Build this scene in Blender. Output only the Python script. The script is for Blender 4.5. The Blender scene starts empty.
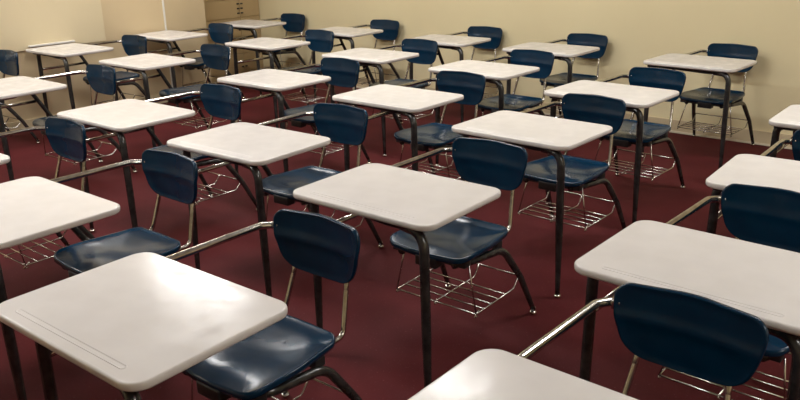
import bpy, bmesh, math, random
from mathutils import Vector, Matrix
random.seed(4)
S = bpy.context.scene
COL = S.collection

# ------------------------------------------------------------------ materials
def mat(name, color, rough=.5, metal=0, spec=.5, coat=0, coat_rough=.1):
    m = bpy.data.materials.new(name); m.use_nodes = True
    b = m.node_tree.nodes['Principled BSDF']
    b.inputs['Base Color'].default_value = (*color, 1)
    b.inputs['Roughness'].default_value = rough
    b.inputs['Metallic'].default_value = metal
    b.inputs['Specular IOR Level'].default_value = spec
    b.inputs['Coat Weight'].default_value = coat
    b.inputs['Coat Roughness'].default_value = coat_rough
    return m, m.node_tree, b

def noise_color(nt, b, c1, c2, scale, detail=3, lo=.35, hi=.65, coord='Object', stretch=None):
    n, l = nt.nodes, nt.links
    tc = n.new('ShaderNodeTexCoord'); mp = n.new('ShaderNodeMapping')
    if stretch: mp.inputs['Scale'].default_value = stretch
    l.new(tc.outputs[coord], mp.inputs['Vector'])
    t = n.new('ShaderNodeTexNoise'); t.inputs['Scale'].default_value = scale; t.inputs['Detail'].default_value = detail
    l.new(mp.outputs['Vector'], t.inputs['Vector'])
    r = n.new('ShaderNodeValToRGB')
    r.color_ramp.elements[0].position = lo; r.color_ramp.elements[0].color = (*c1, 1)
    r.color_ramp.elements[1].position = hi; r.color_ramp.elements[1].color = (*c2, 1)
    l.new(t.outputs['Fac'], r.inputs['Fac'])
    l.new(r.outputs['Color'], b.inputs['Base Color'])
    return t, r, mp

def bump(nt, b, tex_out, strength, dist=.002):
    bp = nt.nodes.new('ShaderNodeBump'); bp.inputs['Strength'].default_value = strength
    bp.inputs['Distance'].default_value = dist
    nt.links.new(tex_out, bp.inputs['Height']); nt.links.new(bp.outputs['Normal'], b.inputs['Normal'])

M = {}
M['top'], nt, b = mat('off_white_laminate', (.72, .68, .64), .09, spec=.24)
t, r, mp = noise_color(nt, b, (.70, .67, .64), (.74, .71, .68), 9, 6)
tf = nt.nodes.new('ShaderNodeTexNoise'); tf.inputs['Scale'].default_value = 26; tf.inputs['Detail'].default_value = 5
nt.links.new(mp.outputs['Vector'], tf.inputs['Vector']); bump(nt, b, tf.outputs['Fac'], .03, .001)
rg = nt.nodes.new('ShaderNodeTexNoise'); rg.inputs['Scale'].default_value = 13; rg.inputs['Detail'].default_value = 7; rg.inputs['Roughness'].default_value = .65
rm = nt.nodes.new('ShaderNodeMapRange'); rm.inputs['From Min'].default_value = .35; rm.inputs['From Max'].default_value = .65
rm.inputs['To Min'].default_value = .08; rm.inputs['To Max'].default_value = .27
nt.links.new(mp.outputs['Vector'], rg.inputs['Vector']); nt.links.new(rg.outputs['Fac'], rm.inputs['Value']); nt.links.new(rm.outputs['Result'], b.inputs['Roughness'])
M['blue'], nt, b = mat('navy_plastic', (.002, .018, .05), .20, spec=.38)
t, r, mp = noise_color(nt, b, (.0008, .021, .050), (.0011, .026, .061), 14, 4)
t2 = nt.nodes.new('ShaderNodeTexNoise'); t2.inputs['Scale'].default_value = 420
nt.links.new(mp.outputs['Vector'], t2.inputs['Vector']); bump(nt, b, t2.outputs['Fac'], .10, .0006)
M['chrome'], nt, b = mat('worn_chrome', (.46, .43, .40), .17, metal=1)
noise_color(nt, b, (.46, .44, .41), (.62, .60, .57), 40, 3)
M['steel'], nt, b = mat('plated_steel_dark_reflections', (.04, .04, .04), .22, metal=.5, spec=.8)  # chrome legs and struts, their dark reflections painted into the base colour
noise_color(nt, b, (.040, .040, .040), (.070, .069, .067), 30, 3)
M['wire'], nt, b = mat('basket_wire', (.42, .39, .37), .25, metal=1)
noise_color(nt, b, (.50, .48, .45), (.60, .58, .55), 60, 2)
M['black'], nt, b = mat('black_bracket_steel', (.012, .012, .013), .45)
noise_color(nt, b, (.010, .010, .011), (.018, .018, .019), 50, 2)

M['floor'], nt, b = mat('maroon_floor', (.10, .022, .026), .7, spec=.12)
t, r, mp = noise_color(nt, b, (.072, .0105, .0125), (.100, .0150, .0170), 3.0, 8, .3, .7)
n, l = nt.nodes, nt.links
sp = n.new('ShaderNodeTexNoise'); sp.inputs['Scale'].default_value = 130; sp.inputs['Detail'].default_value = 2
l.new(mp.outputs['Vector'], sp.inputs['Vector'])
sr = n.new('ShaderNodeValToRGB'); sr.color_ramp.elements[0].position = .66; sr.color_ramp.elements[0].color = (0, 0, 0, 1)
sr.color_ramp.elements[1].position = .78; sr.color_ramp.elements[1].color = (1, 1, 1, 1)
l.new(sp.outputs['Fac'], sr.inputs['Fac'])
mx = n.new('ShaderNodeMix'); mx.data_type = 'RGBA'; mx.inputs['B'].default_value = (.20, .09, .085, 1)
l.new(sr.outputs['Color'], mx.inputs['Factor']); l.new(r.outputs['Color'], mx.inputs['A'])
l.new(mx.outputs['Result'], b.inputs['Base Color'])
bump(nt, b, sp.outputs['Fac'], .12, .001)

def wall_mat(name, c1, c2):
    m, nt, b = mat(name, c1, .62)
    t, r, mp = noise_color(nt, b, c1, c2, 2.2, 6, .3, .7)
    w = nt.nodes.new('ShaderNodeTexNoise'); w.inputs['Scale'].default_value = 90
    mp2 = nt.nodes.new('ShaderNodeMapping'); mp2.inputs['Scale'].default_value = (1, 1, .12)
    tc = nt.nodes.new('ShaderNodeTexCoord'); nt.links.new(tc.outputs['Object'], mp2.inputs['Vector'])
    nt.links.new(mp2.outputs['Vector'], w.inputs['Vector']); bump(nt, b, w.outputs['Fac'], .25, .002)
    return m
M['wall'] = wall_mat('cream_wall_paint', (.80, .70, .435), (.83, .73, .46))
M['wall_tan'] = wall_mat('tan_wall_darkened', (.60, .475, .29), (.63, .50, .31))  # left wall tint darkened to counter strong light from the nearby fixture
M['board'] = wall_mat('pale_cream_board', (.68, .575, .375), (.70, .595, .39))
M['cab'] = wall_mat('tan_cabinet_paint', (.50, .365, .19), (.53, .39, .205))
M['base'] = wall_mat('cream_baseboard', (.66, .55, .36), (.70, .585, .385))
M['strip'], nt, b = mat('pale_floor_strip', (.7, .6, .45), .4)
noise_color(nt, b, (.80, .72, .56), (.86, .78, .62), 20, 2)
M['ceil'], nt, b = mat('white_ceiling_tile', (.6, .58, .54), .8)
noise_color(nt, b, (.56, .54, .50), (.64, .62, .58), 60, 4)
M['white'], nt, b = mat('white_plastic', (.75, .73, .68), .35)
noise_color(nt, b, (.72, .70, .65), (.78, .76, .71), 20, 2)
M['darkmetal'], nt, b = mat('dark_cabinet_pull', (.03, .022, .015), .4)
noise_color(nt, b, (.025, .018, .012), (.04, .03, .02), 50, 2)
def emis(name, col, s):
    m = bpy.data.materials.new(name); m.use_nodes = True; nt = m.node_tree
    b = nt.nodes['Principled BSDF']; b.inputs['Base Color'].default_value = (.8, .8, .8, 1)
    tc = nt.nodes.new('ShaderNodeTexCoord'); v = nt.nodes.new('ShaderNodeTexNoise'); v.inputs['Scale'].default_value = 6
    nt.links.new(tc.outputs['Object'], v.inputs['Vector'])
    rr = nt.nodes.new('ShaderNodeMapRange'); rr.inputs['To Min'].default_value = s * .92; rr.inputs['To Max'].default_value = s * 1.08
    nt.links.new(v.outputs['Fac'], rr.inputs['Value']); nt.links.new(rr.outputs['Result'], b.inputs['Emission Strength'])
    b.inputs['Emission Color'].default_value = (*col, 1)
    return m
M['lamp'] = emis('fluorescent_diffuser', (1.0, .98, .96), 31.5)

# ------------------------------------------------------------------ mesh helpers
def link(name, bm, m, parent=None, smooth=True, flat_z=False):
    bmesh.ops.recalc_face_normals(bm, faces=bm.faces[:])
    me = bpy.data.meshes.new(name); bm.to_mesh(me); bm.free()
    me.materials.append(m)
    for p in me.polygons:
        p.use_smooth = smooth and not (flat_z and (abs(p.normal.z) > .999))
    o = bpy.data.objects.new(name, me); COL.objects.link(o)
    if parent: o.parent = parent
    return o

def fillet(pts, rads, n=7, closed=True):
    """round the corners of a polygon / polyline (tuples of any dimension)"""
    P = [Vector(p) for p in pts]; out = []
    N = len(P)
    for i in range(N):
        if not closed and i in (0, N - 1): out.append(P[i]); continue
        a, b, c = P[i - 1], P[i], P[(i + 1) % N]
        r = rads[i] if isinstance(rads, (list, tuple)) else rads
        if r <= 0: out.append(b); continue
        u = (a - b).normalized(); v = (c - b).normalized()
        ang = u.angle(v)
        if ang > math.pi - 1e-3: out.append(b); continue
        d = min(r / math.tan(ang / 2), (a - b).length * .49, (c - b).length * .49)
        rr = d * math.tan(ang / 2)
        bis = (u + v).normalized(); cen = b + bis * (rr / math.sin(ang / 2))
        s = b + u * d - cen; e = b + v * d - cen
        th = s.angle(e)
        for k in range(n + 1):
            t = k / n
            q = (s * math.sin((1 - t) * th) + e * math.sin(t * th)) / math.sin(th)
            out.append(cen + q)
    return out

def tube(bm, path, rad, seg=12, cap=True):
    P = [Vector(p) for p in path]; n = len(P)
    R = rad if isinstance(rad, (list, tuple)) else [rad] * n
    T = []
    for i in range(n):
        a = P[max(i - 1, 0)]; c = P[min(i + 1, n - 1)]; T.append((c - a).normalized())
    up = Vector((0, 0, 1)) if abs(T[0].z) < .9 else Vector((1, 0, 0))
    x = T[0].cross(up).normalized(); rings = []
    for i in range(n):
        x = (x - T[i] * x.dot(T[i])).normalized(); y = T[i].cross(x)
        rings.append([bm.verts.new(P[i] + (x * math.cos(2 * math.pi * k / seg) + y * math.sin(2 * math.pi * k / seg)) * R[i]) for k in range(seg)])
    for a, b in zip(rings, rings[1:]):
        for k in range(seg):
            bm.faces.new((a[k], a[(k + 1) % seg], b[(k + 1) % seg], b[k]))
    if cap:
        bm.faces.new(rings[0][::-1]); bm.faces.new(rings[-1])

def box(bm, x0, x1, y0, y1, z0, z1, bev=0):
    r = bmesh.ops.create_cube(bm, size=1)
    for v in r['verts']:
        v.co = Vector(((x0 + x1) / 2 + v.co.x * (x1 - x0), (y0 + y1) / 2 + v.co.y * (y1 - y0), (z0 + z1) / 2 + v.co.z * (z1 - z0)))
    if bev:
        es = list({e for v in r['verts'] for e in v.link_edges})
        bmesh.ops.bevel(bm, geom=es, offset=bev, segments=2, affect='EDGES', profile=.6)

def ball(bm, c, r, sz=1.0):
    m = Matrix.Translation(c) @ Matrix.Diagonal((r, r, r * sz, 1))
    bmesh.ops.create_uvsphere(bm, u_segments=14, v_segments=9, radius=1, matrix=m)

def resample_path(path, step=.03):
    out = []
    for a, b in zip(path, path[1:]):
        a = Vector(a); b = Vector(b); k = max(1, int((b - a).length / step))
        out += [a.lerp(b, i / k) for i in range(k)]
    out.append(Vector(path[-1])); return out

def loft(bm, rings, close_first=False, close_last=True):
    V = [[bm.verts.new(p) for p in r] for r in rings]
    for a, b in zip(V, V[1:]):
        n = len(a)
        for k in range(n): bm.faces.new((a[k], a[(k + 1) % n], b[(k + 1) % n], b[k]))
    if close_first: bm.faces.new(V[0])
    if close_last: bm.faces.new(V[-1])
    return V

def rrect(w, d, r, n=9):
    return fillet([(w / 2, d / 2, 0), (-w / 2, d / 2, 0), (-w / 2, -d / 2, 0), (w / 2, -d / 2, 0)], r, n)

# ------------------------------------------------------------------ the combination desk
# local frame: +y is where the pupil looks, +x is the pupil's right hand, z = 0 on the floor
TOPZ = .686
def desktop_mesh():
    bm = bmesh.new(); W, D, R = .61, .456, .052
    def ring(i, z): return [Vector((p.x, p.y, TOPZ + z)) for p in rrect(W - 2 * i, D - 2 * i, max(R - i, .01))]
    prof = [(.0070, 0), (.0040, -.0006), (.0016, -.0022), (.0003, -.0050), (0, -.009), (0, -.0135), (.0010, -.0175), (.0035, -.0205), (.007, -.022)]
    V = loft(bm, [ring(i, z) for i, z in prof], False, True)
    outer = V[0]
    # pencil groove near the far edge
    def gr(i, z):
        q = fillet([(.225 - i, .197 - i, 0), (-.225 + i, .197 - i, 0), (-.225 + i, .178 + i, 0), (.225 - i, .178 + i, 0)], .0094 - i, 5)
        return [Vector((p.x, p.y, TOPZ + z)) for p in q]
    G = loft(bm, [gr(0, 0), gr(.0006, .0009), (gr(.0016, .0015)), gr(.0030, .0006), gr(.0042, -.0004), gr(.0060, -.0006)], False, True)
    edges = []
    for L in (outer, G[0]):
        for k in range(len(L)):
            e = bm.edges.get((L[k], L[(k + 1) % len(L)])); edges.append(e)
    bmesh.ops.triangle_fill(bm, use_beauty=True, use_dissolve=False, edges=edges)
    return bm

def shell(outline, cen, surf, thick, edge=.006, nr=9):
    """moulded shell: outline (2-D), surf(a, b) -> 3-D point + normal offset direction"""
    bm = bmesh.new(); rings = []
    def sc(f): return [(cen[0] + (p.x - cen[0]) * f, cen[1] + (p.y - cen[1]) * f) for p in outline]
    fs = [k / nr for k in range(1, nr)]
    e = edge
    rings.append([surf(a, b, 0) for a, b in sc(.04)])
    for f in fs: rings.append([surf(a, b, 0) for a, b in sc(f)])
    rings.append([surf(a, b, .0018) for a, b in sc(.955)])
    rings.append([surf(a, b, .0022) for a, b in sc(.975)])
    rings.append([surf(a, b, .0002) for a, b in sc(.993)])
    rings.append([surf(a, b, -.0035) for a, b in sc(1.0)])
    rings.append([surf(a, b, -thick + .004) for a, b in sc(1.0)])
    rings.append([surf(a, b, -thick) for a, b in sc(.988)])
    rings.append([surf(a, b, -thick + .002) for a, b in sc(.96)])
    for f in fs[::-1]: rings.append([surf(a, b, -.009) for a, b in sc(f * .97)])
    rings.append([surf(a, b, -.009) for a, b in sc(.04)])
    loft(bm, rings, True, True)
    return bm

SX = .020        # the chair sits a little off the desk's centre line
def seat_mesh():
    o = fillet([(SX + .186, -.180, 0), (SX, -.166, 0), (SX - .186, -.180, 0), (SX - .190, -.33, 0), (SX - .162, -.545, 0), (SX, -.552, 0), (SX + .162, -.545, 0), (SX + .190, -.33, 0)],
               [.052, .8, .052, .5, .050, .8, .050, .5], 9)
    def surf(a, b, off):
        x = (a - SX) / .188
        z = .398 + .004 * x * x + .005 * abs(x) ** 6
        z -= .012 * math.exp(-((b + .40) / .10) ** 2) * (1 - min(1, x * x) * .8)
        z += .004 * math.exp(-(x / .28) ** 2) * math.exp(-((b + .24) / .07) ** 2)
        if b > -.245: z -= .011 * ((b + .245) / .075) ** 2
        if b < -.49: z += .012 * ((-.49 - b) / .06) ** 2
        return Vector((a, b, z + off))
    return shell(o, (SX, -.36), surf, .018)

def back_mesh():
    o = fillet([(-.179, .716, 0), (0, .722, 0), (.179, .716, 0), (.177, .640, 0), (.142, .533, 0), (0, .520, 0), (-.142, .533, 0), (-.177, .640, 0)],
               [.046, .9, .046, .4, .088, .9, .088, .4], 9)
    def surf(a, b, off):
        x = a / .18
        y = -.640 + .028 * x * x                      # wraps round the sitter
        dz = b - .632
        y -= .06 * dz + .6 * max(0, dz - .02) ** 2   # upper part leans back
        y += .004 * math.exp(-(dz / .018) ** 2)      # moulded lumbar crease
        y -= .3 * max(0, -dz - .03) ** 2
        return Vector((a + SX - .004, y + off, b))
    return shell(o, (0, .624), surf, .013)

def build_desk():
    root = bpy.data.objects.new('student_desk', None); COL.objects.link(root)
    link('desktop', desktop_mesh(), M['top'], root, flat_z=True)
    # --- frame under the desktop
    bm = bmesh.new()
    tube(bm, fillet([(.20, .125, .650), (-.10, .180, .650), (-.19, .180, .650)], .03, 5, False), .0135)
    tube(bm, [(.262, .14, .650), (.262, -.20, .650)], .0135)
    box(bm, .10, .285, .09, .165, .640, .6645, .004)
    box(bm, .225, .285, -.21, -.13, .645, .6645, .004)
    box(bm, -.20, -.10, .155, .205, .655, .6645, .003)
    link('desk_frame', bm, M['black'], root)
    # --- front legs, bent out from under the top
    def leg(path, r0, r1, foot, fr=.10):
        P = resample_path(fillet(path, fr, 9, False), .04); n = len(P)
        L = [0]
        for a, c in zip(P, P[1:]): L.append(L[-1] + (c - a).length)
        R = []
        for s in L:
            t = (s - (L[-1] - .30)) / .30
            R.append(r0 if t < 0 else r0 + (r1 - r0) * t)
        bm = bmesh.new(); tube(bm, P, R, 14)
        lg = link('leg', bm, M['steel'], root)
        bm = bmesh.new(); e = P[-1]
        tube(bm, [(e.x, e.y, .034), (e.x, e.y, .020), (e.x, e.y, .014)], [.0085, .0095, .008], 12)
        ball(bm, (e.x, e.y, .0095), .0155, .6)
        g = link('foot_glide', bm, M['chrome'], lg)
        g['label'] = 'bright chrome foot glide'
        return lg
    leg([(-.17, .180, .650), (-.272, .205, .650), (-.288, .210, .018)], .0165, .0105, 0, .055)
    leg([(.20, .122, .650), (.280, .120, .650), (.288, .125, .022)], .0165, .0105, 0, .045)
    # --- side frame: crossbar and strut down to the seat
    bm = bmesh.new(); tube(bm, [(.283, .125, .508), (.281, -.274, .508)], .0105)
    link('crossbar', bm, M['chrome'], root)
    bm = bmesh.new()
    tube(bm, fillet([(.268, -.175, .652), (.279, -.215, .640), (.279, -.372, .372), (.20, -.40, .358), (.10, -.40, .358)], .035, 6, False), .0135)
    link('strut', bm, M['steel'], root)
    # --- arm tube to the backrest
    bm = bmesh.new()
    A = fillet([(.262, .06, .650), (.250, -.12, .656), (.232, -.25, .662), (.224, -.585, .662), (.206, -.630, .656), (.187, -.638, .655)], .05, 7, False)
    tube(bm, A, .0115, 14)
    box(bm, .177, .200, -.650, -.617, .643, .668, .004)
    ball(bm, (.203, -.622, .656), .007)
    link('arm_tube', bm, M['chrome'], root)
    # --- chair
    link('seat', seat_mesh(), M['blue'], root)
    link('backrest', back_mesh(), M['blue'], root)
    for s in (-1, 1):
        bm = bmesh.new()
        P = fillet([(SX + s * .128, -.42, .372), (SX + s * .128, -.592, .376), (SX + s * .112, -.632, .51), (SX - .004 + s * .102, -.655, .63)], .032, 7, False)
        tube(bm, P, .0085, 12)
        ball(bm, (SX - .004 + s * .102, -.648, .62), .008)
        link('back_post', bm, M['chrome'], root)
    for s in (-1, 1):
        lg = leg([(SX + s * .120, -.20, .358), (SX + s * .160, -.28, .360), (SX + s * .176, -.462, .348), (SX + s * .203, -.560, .20), (SX + s * .218, -.650, .022)], .0150, .0105, 0, .09)
    bm = bmesh.new()
    box(bm, SX - .17, SX + .17, -.245, -.205, .352, .386, .004)
    box(bm, SX - .17, SX + .17, -.47, -.43, .352, .384, .004)
    box(bm, SX - .065, SX + .03, -.215, -.165, .338, .378, .005)
    link('seat_bracket', bm, M['black'], root)
    # --- wire book basket
    bm = bmesh.new(); w = .0033; zb = .160
    x0, x1 = SX - .195, SX + .185
    y0, y1 = -.245, -.485
    def wire(p, r=w, fr=.012): tube(bm, fillet(p, fr, 4, False), r, 6)
    wire([(x0, y0, zb), (x1, y0, zb)], .0036)
    for k in range(1, 5):
        y = y0 + (y1 - y0) * k / 4.6
        wire([(x0, y, zb + .003), (x1, y, zb + .003)])
    wire([(SX - .205, -.560, .205), (SX + .205, -.560, .205)], .0036)
    for x in (x0, (x0 + x1) / 2, x1):
        wire([(x, y0, zb), (x, y1 - .035, zb), (x, -.548, .192), (x, -.558, .205)], w, .014)
    wire([(x0, y0 + .012, zb - .012), (x0, y0 - .02, zb + .012)])
    for x, xt in ((x0, x0 + .02), (x1, x1 - .06)):
        wire([(x, y0, zb), (xt, -.225, .362)])
    for x in (x0, (x0 + x1) / 2, x1):
        wire([(x, y0, zb), (x, y0 + .006, zb - .012), (x, y0 - .012, zb - .012)], .003, .004)
    link('book_basket', bm, M['wire'], root)
    return root

DESKS = {
    'A1': (-0.635, 1.709, 231.4, 'student desk at lower left, whole top in view with a glossy white light reflection'),
    'A2': (-0.013, 2.563, 231.2, 'central student desk in the middle of the photo, wire basket under its navy seat'),
    'A3': (0.600, 3.443, 229.0, 'student desk next behind the central one to its upper right, long leg on open floor'),
    'A4': (1.162, 4.211, 228.3, 'student desk between the rightmost back-wall desk and the one behind the central desk'),
    'A5': (1.997, 5.161, 227.5, 'rightmost student desk against the back wall, its basket seen against the baseboard'),
    'B1': (0.266, 1.126, 229.8, 'student desk cut by the bottom edge, with the largest and darkest navy backrest'),
    'B2': (0.820, 1.877, 229.3, 'large cream student desk at lower right, its top directly behind the largest navy backrest'),
    'B3': (1.435, 2.585, 232.2, 'student desk at right edge, between the large lower-right desk and the tiny desk corner above'),
    'B4': (2.048, 3.440, 230.9, 'student desk showing only a small top corner at the right edge, near the baseboard'),
    'C1': (-1.293, 2.480, 230.6, 'student desk cut by the left edge, its highlighted glossy navy seat behind the lower-left desk'),
    'C2': (-0.656, 3.314, 232.4, 'off-white student desk whose left corner meets a navy backrest, upper left of the central desk'),
    'C3': (-0.001, 4.215, 230.4, 'off-white student desk straight above the central one, its navy seat to the lower right'),
    'C4': (0.560, 5.062, 229.3, 'off-white student desk right of centre, second from the back wall, partly behind a navy backrest'),
    'C5': (1.153, 5.893, 230.1, 'second desk from the right along the back wall, backrest against bare cream wall'),
    'D1': (-1.394, 3.939, 231.0, 'off-white student desk at left, chrome crossbar showing beneath its near corner over red floor'),
    'D2': (-0.771, 4.861, 231.0, 'off-white student desk left of centre with clustered leg bends beneath its near corner'),
    'D3': (-0.196, 5.773, 231.3, 'off-white student desk just left of centre, second from the back wall'),
    'D4': (0.417, 6.526, 232.5, 'student desk in the middle of the five standing along the back wall'),
    'E0': (-2.383, 4.780, 230.2, 'student desk cut by the left edge near tan wall, crowded dark struts below its top'),
    'E1': (-1.816, 5.712, 230.2, 'small student desk at upper left, right of and nearer than the one beneath the board'),
    'E2': (-1.071, 6.554, 230.1, 'small off-white student desk standing in front of the tan cabinet, crossbar beneath it'),
    'E3': (-0.480, 7.268, 232.5, 'second desk from the left along the back wall, just right of the cabinet corner'),
    'F1': (-2.663, 6.432, 232.5, 'student desk at far upper left directly beneath the pale wall board'),
    'F2': (-2.079, 7.257, 232.5, 'student desk at upper left where the white cable raceway meets its top'),
    'F3': (-1.475, 8.100, 233.0, 'furthest student desk, in the back corner beside the tan cabinet'),
    'D0': (-1.962, 3.125, 230.5, 'student desk mostly outside the left edge, its navy backrest and chrome arm in view'),
    'F0': (-3.41, 5.63, 232.0, 'student desk outside the left edge, part of its dark backrest showing by tan wall'),
    'E00': (-2.975, 3.900, 230.5, 'student desk outside the left edge, only dark rear leg and basket wires showing'),
}
proto = build_desk()
first = True
def copy_tree(o, parent=None):
    c = o.copy(); COL.objects.link(c)
    if parent: c.parent = parent
    for ch in list(o.children): copy_tree(ch, c)
    return c
todo = []
for k, (x, y, th, lab) in DESKS.items():
    todo.append(proto if k == 'A1' else copy_tree(proto))
for o, (k, (x, y, th, lab)) in zip(todo, DESKS.items()):
    o.location = (x, y, 0); o.rotation_euler = (0, 0, math.radians(th - 90))
    o['label'] = lab; o['category'] = 'desk'; o['group'] = 'combination desks in the classroom'

# ------------------------------------------------------------------ the room
C0 = Vector((-1.60337, 8.97309, 0)); ANG = math.radians(-39.835)
RM = Matrix.Translation(C0) @ Matrix.Rotation(ANG, 4, 'Z') @ Matrix.Scale(-1, 4, (0, 1, 0))
# room frame (u, n, z): u along the back wall to the right, n into the room
def room(name, boxes, m, kind='structure', parent=None, bev=0, smooth=False):
    bm = bmesh.new()
    for q in boxes: box(bm, *q, bev)
    bmesh.ops.transform(bm, matrix=RM, verts=bm.verts[:])
    o = link(name, bm, m, parent, smooth=smooth)
    if kind: o['kind'] = kind
    return o
UW, NW, ZC = 9.6, 9.0, 2.8
WB = -.10     # face of the back wall
LW = .40      # face of the left wall
NS = .95      # where the left wall steps back to the cabinet
room('floor', [(-.4, UW + .2, -.2, NW + .2, -.1, 0)], M['floor'])
room('ceiling', [(-.4, UW + .2, -.2, NW + .2, ZC, ZC + .1)], M['ceil'])
room('wall_back', [(-.4, UW + .2, -.25, WB, 0, ZC)], M['wall'])
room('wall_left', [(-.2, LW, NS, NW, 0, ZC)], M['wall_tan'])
room('wall_right', [(UW, UW + .15, 0, NW, 0, ZC)], M['wall'])
room('wall_front', [(-.2, UW, NW, NW + .15, 0, ZC)], M['wall'])
room('baseboard_back', [(0.0, UW, WB, WB + .012, .0, .10)], M['base'])
room('baseboard_left', [(LW, LW + .012, NS, NW, .0, .09)], M['base'])
room('trim_1', [(0.0, UW, WB + .012, WB + .022, 0, .014)], M['strip'])

# built-in cabinet filling the recess of the left wall
cab = bpy.data.objects.new('storage_cabinet', None); COL.objects.link(cab)
cab['label'] = 'tan built-in storage cabinet with paired dark pulls in the back left corner'; cab['category'] = 'cabinet'
room('cabinet_body', [(-.2, -.012, WB + .004, NS - .004, 0, ZC - .01)], M['cab'], None, cab)
def handle(pt, parent):
    u, n_, z = pt
    bm = bmesh.new(); box(bm, u, u + .014, n_ - .014, n_ + .014, z - .007, z + .007, .003)
    bmesh.ops.transform(bm, matrix=RM, verts=bm.verts[:])
    link('pull', bm, M['darkmetal'], parent)
zs = [.085, .28, .475, .67, .87, 1.07, 1.62, 2.17, 2.78]
pulls = {0: [.135], 1: [.36, .44], 2: [.54, .60], 3: [.72, .77, .82], 4: [.95], 5: [1.15], 6: [1.9], 7: [2.3]}
for a, b_, flip in ((WB + .01, .185, 1), (.19, NS - .01, -1)):
    for i, (z0, z1) in enumerate(zip(zs, zs[1:])):
        d = room('door', [(-.012, .004, a, b_, z0 + .004, z1 - .004)], M['cab'], None, cab, .002)
        for zz in pulls[i]: handle((.004, (.185 - .022) if flip == 1 else .19 + .022, zz), d)

# pale board on the left wall, with its ledge
bd = bpy.data.objects.new('wall_board', None); COL.objects.link(bd)
bd['label'] = 'large pale cream board on the left wall with a short white ledge'; bd['category'] = 'board'
room('board_panel', [(LW + .001, LW + .022, 2.07, 4.9, .66, 1.95)], M['board'], None, bd, .002)
room('ledge', [(LW + .022, LW + .055, 2.38, 2.78, .685, .700)], M['white'], None, bd, .003)
rc = room('cable_raceway', [(LW + .001, LW + .013, 1.418, 1.434, .09, ZC - .005)], M['white'], None, None, .002)
rc['label'] = 'thin white vertical cable raceway on the left wall'; rc['category'] = 'cable cover'

# unseen recessed fluorescent fixtures added to light the room, some placed by desktop reflections
LIGHTS = [(1.35, 2.03), (3.85, 2.03), (6.7, 2.03), (1.35, 4.7), (3.85, 4.7), (1.35, 7.4), (8.6, 4.7)]
for i, (u, n_) in enumerate(LIGHTS):
    L = bpy.data.objects.new('ceiling_light', None); COL.objects.link(L)
    L['label'] = 'unseen recessed fluorescent ceiling light outside the picture'; L['category'] = 'ceiling light'; L['group'] = 'fluorescent ceiling lights'
    L.location = RM @ Vector((u, n_, 0))
    L.location.z = ZC
    bpy.context.view_layer.update()
    iw = L.matrix_world.inverted()
    for nm, bx, mm in (('light_frame', [(u - .63, u + .63, n_ - .21, n_ - .18, ZC - .02, ZC), (u - .63, u + .63, n_ + .18, n_ + .21, ZC - .02, ZC), (u - .63, u - .60, n_ - .18, n_ + .18, ZC - .02, ZC), (u + .60, u + .63, n_ - .18, n_ + .18, ZC - .02, ZC)], M['white']),
                       ('diffuser', [(u - .60, u + .60, n_ - .18, n_ + .18, ZC - .012, ZC - .002)], M['lamp'])):
        o = room(nm, bx, mm, None); o.parent = L; o.matrix_parent_inverse = Matrix.Translation(-L.location)

w = bpy.data.worlds.new('world'); S.world = w; w.use_nodes = True
w.node_tree.nodes['Background'].inputs['Color'].default_value = (.9, .88, .85, 1)
w.node_tree.nodes['Background'].inputs['Strength'].default_value = .0

# ------------------------------------------------------------------ camera
f, pit, rol, H = 781.19, .330661, -.0211567, 1.53035
cp, sp_, cr, sr_ = math.cos(pit), math.sin(pit), math.cos(rol), math.sin(rol)
fw = Vector((0, cp, -sp_)); up = Vector((0, sp_, cp)); rt = Vector((1, 0, 0))
r2 = cr * rt + sr_ * up; u2 = -sr_ * rt + cr * up
cd = bpy.data.cameras.new('camera'); cam = bpy.data.objects.new('camera', cd); COL.objects.link(cam)
cam.matrix_world = Matrix(((r2.x, u2.x, -fw.x, 0), (r2.y, u2.y, -fw.y, 0), (r2.z, u2.z, -fw.z, H), (0, 0, 0, 1)))
cd.sensor_width = 36; cd.sensor_fit = 'HORIZONTAL'; cd.lens = 36 * f / 800; cd.clip_start = .02
S.camera = cam
S.view_settings.view_transform = 'Standard'; S.view_settings.look = 'None'
S.view_settings.gamma = 1; S.view_settings.use_curve_mapping = False
S.view_settings.exposure = -0.05
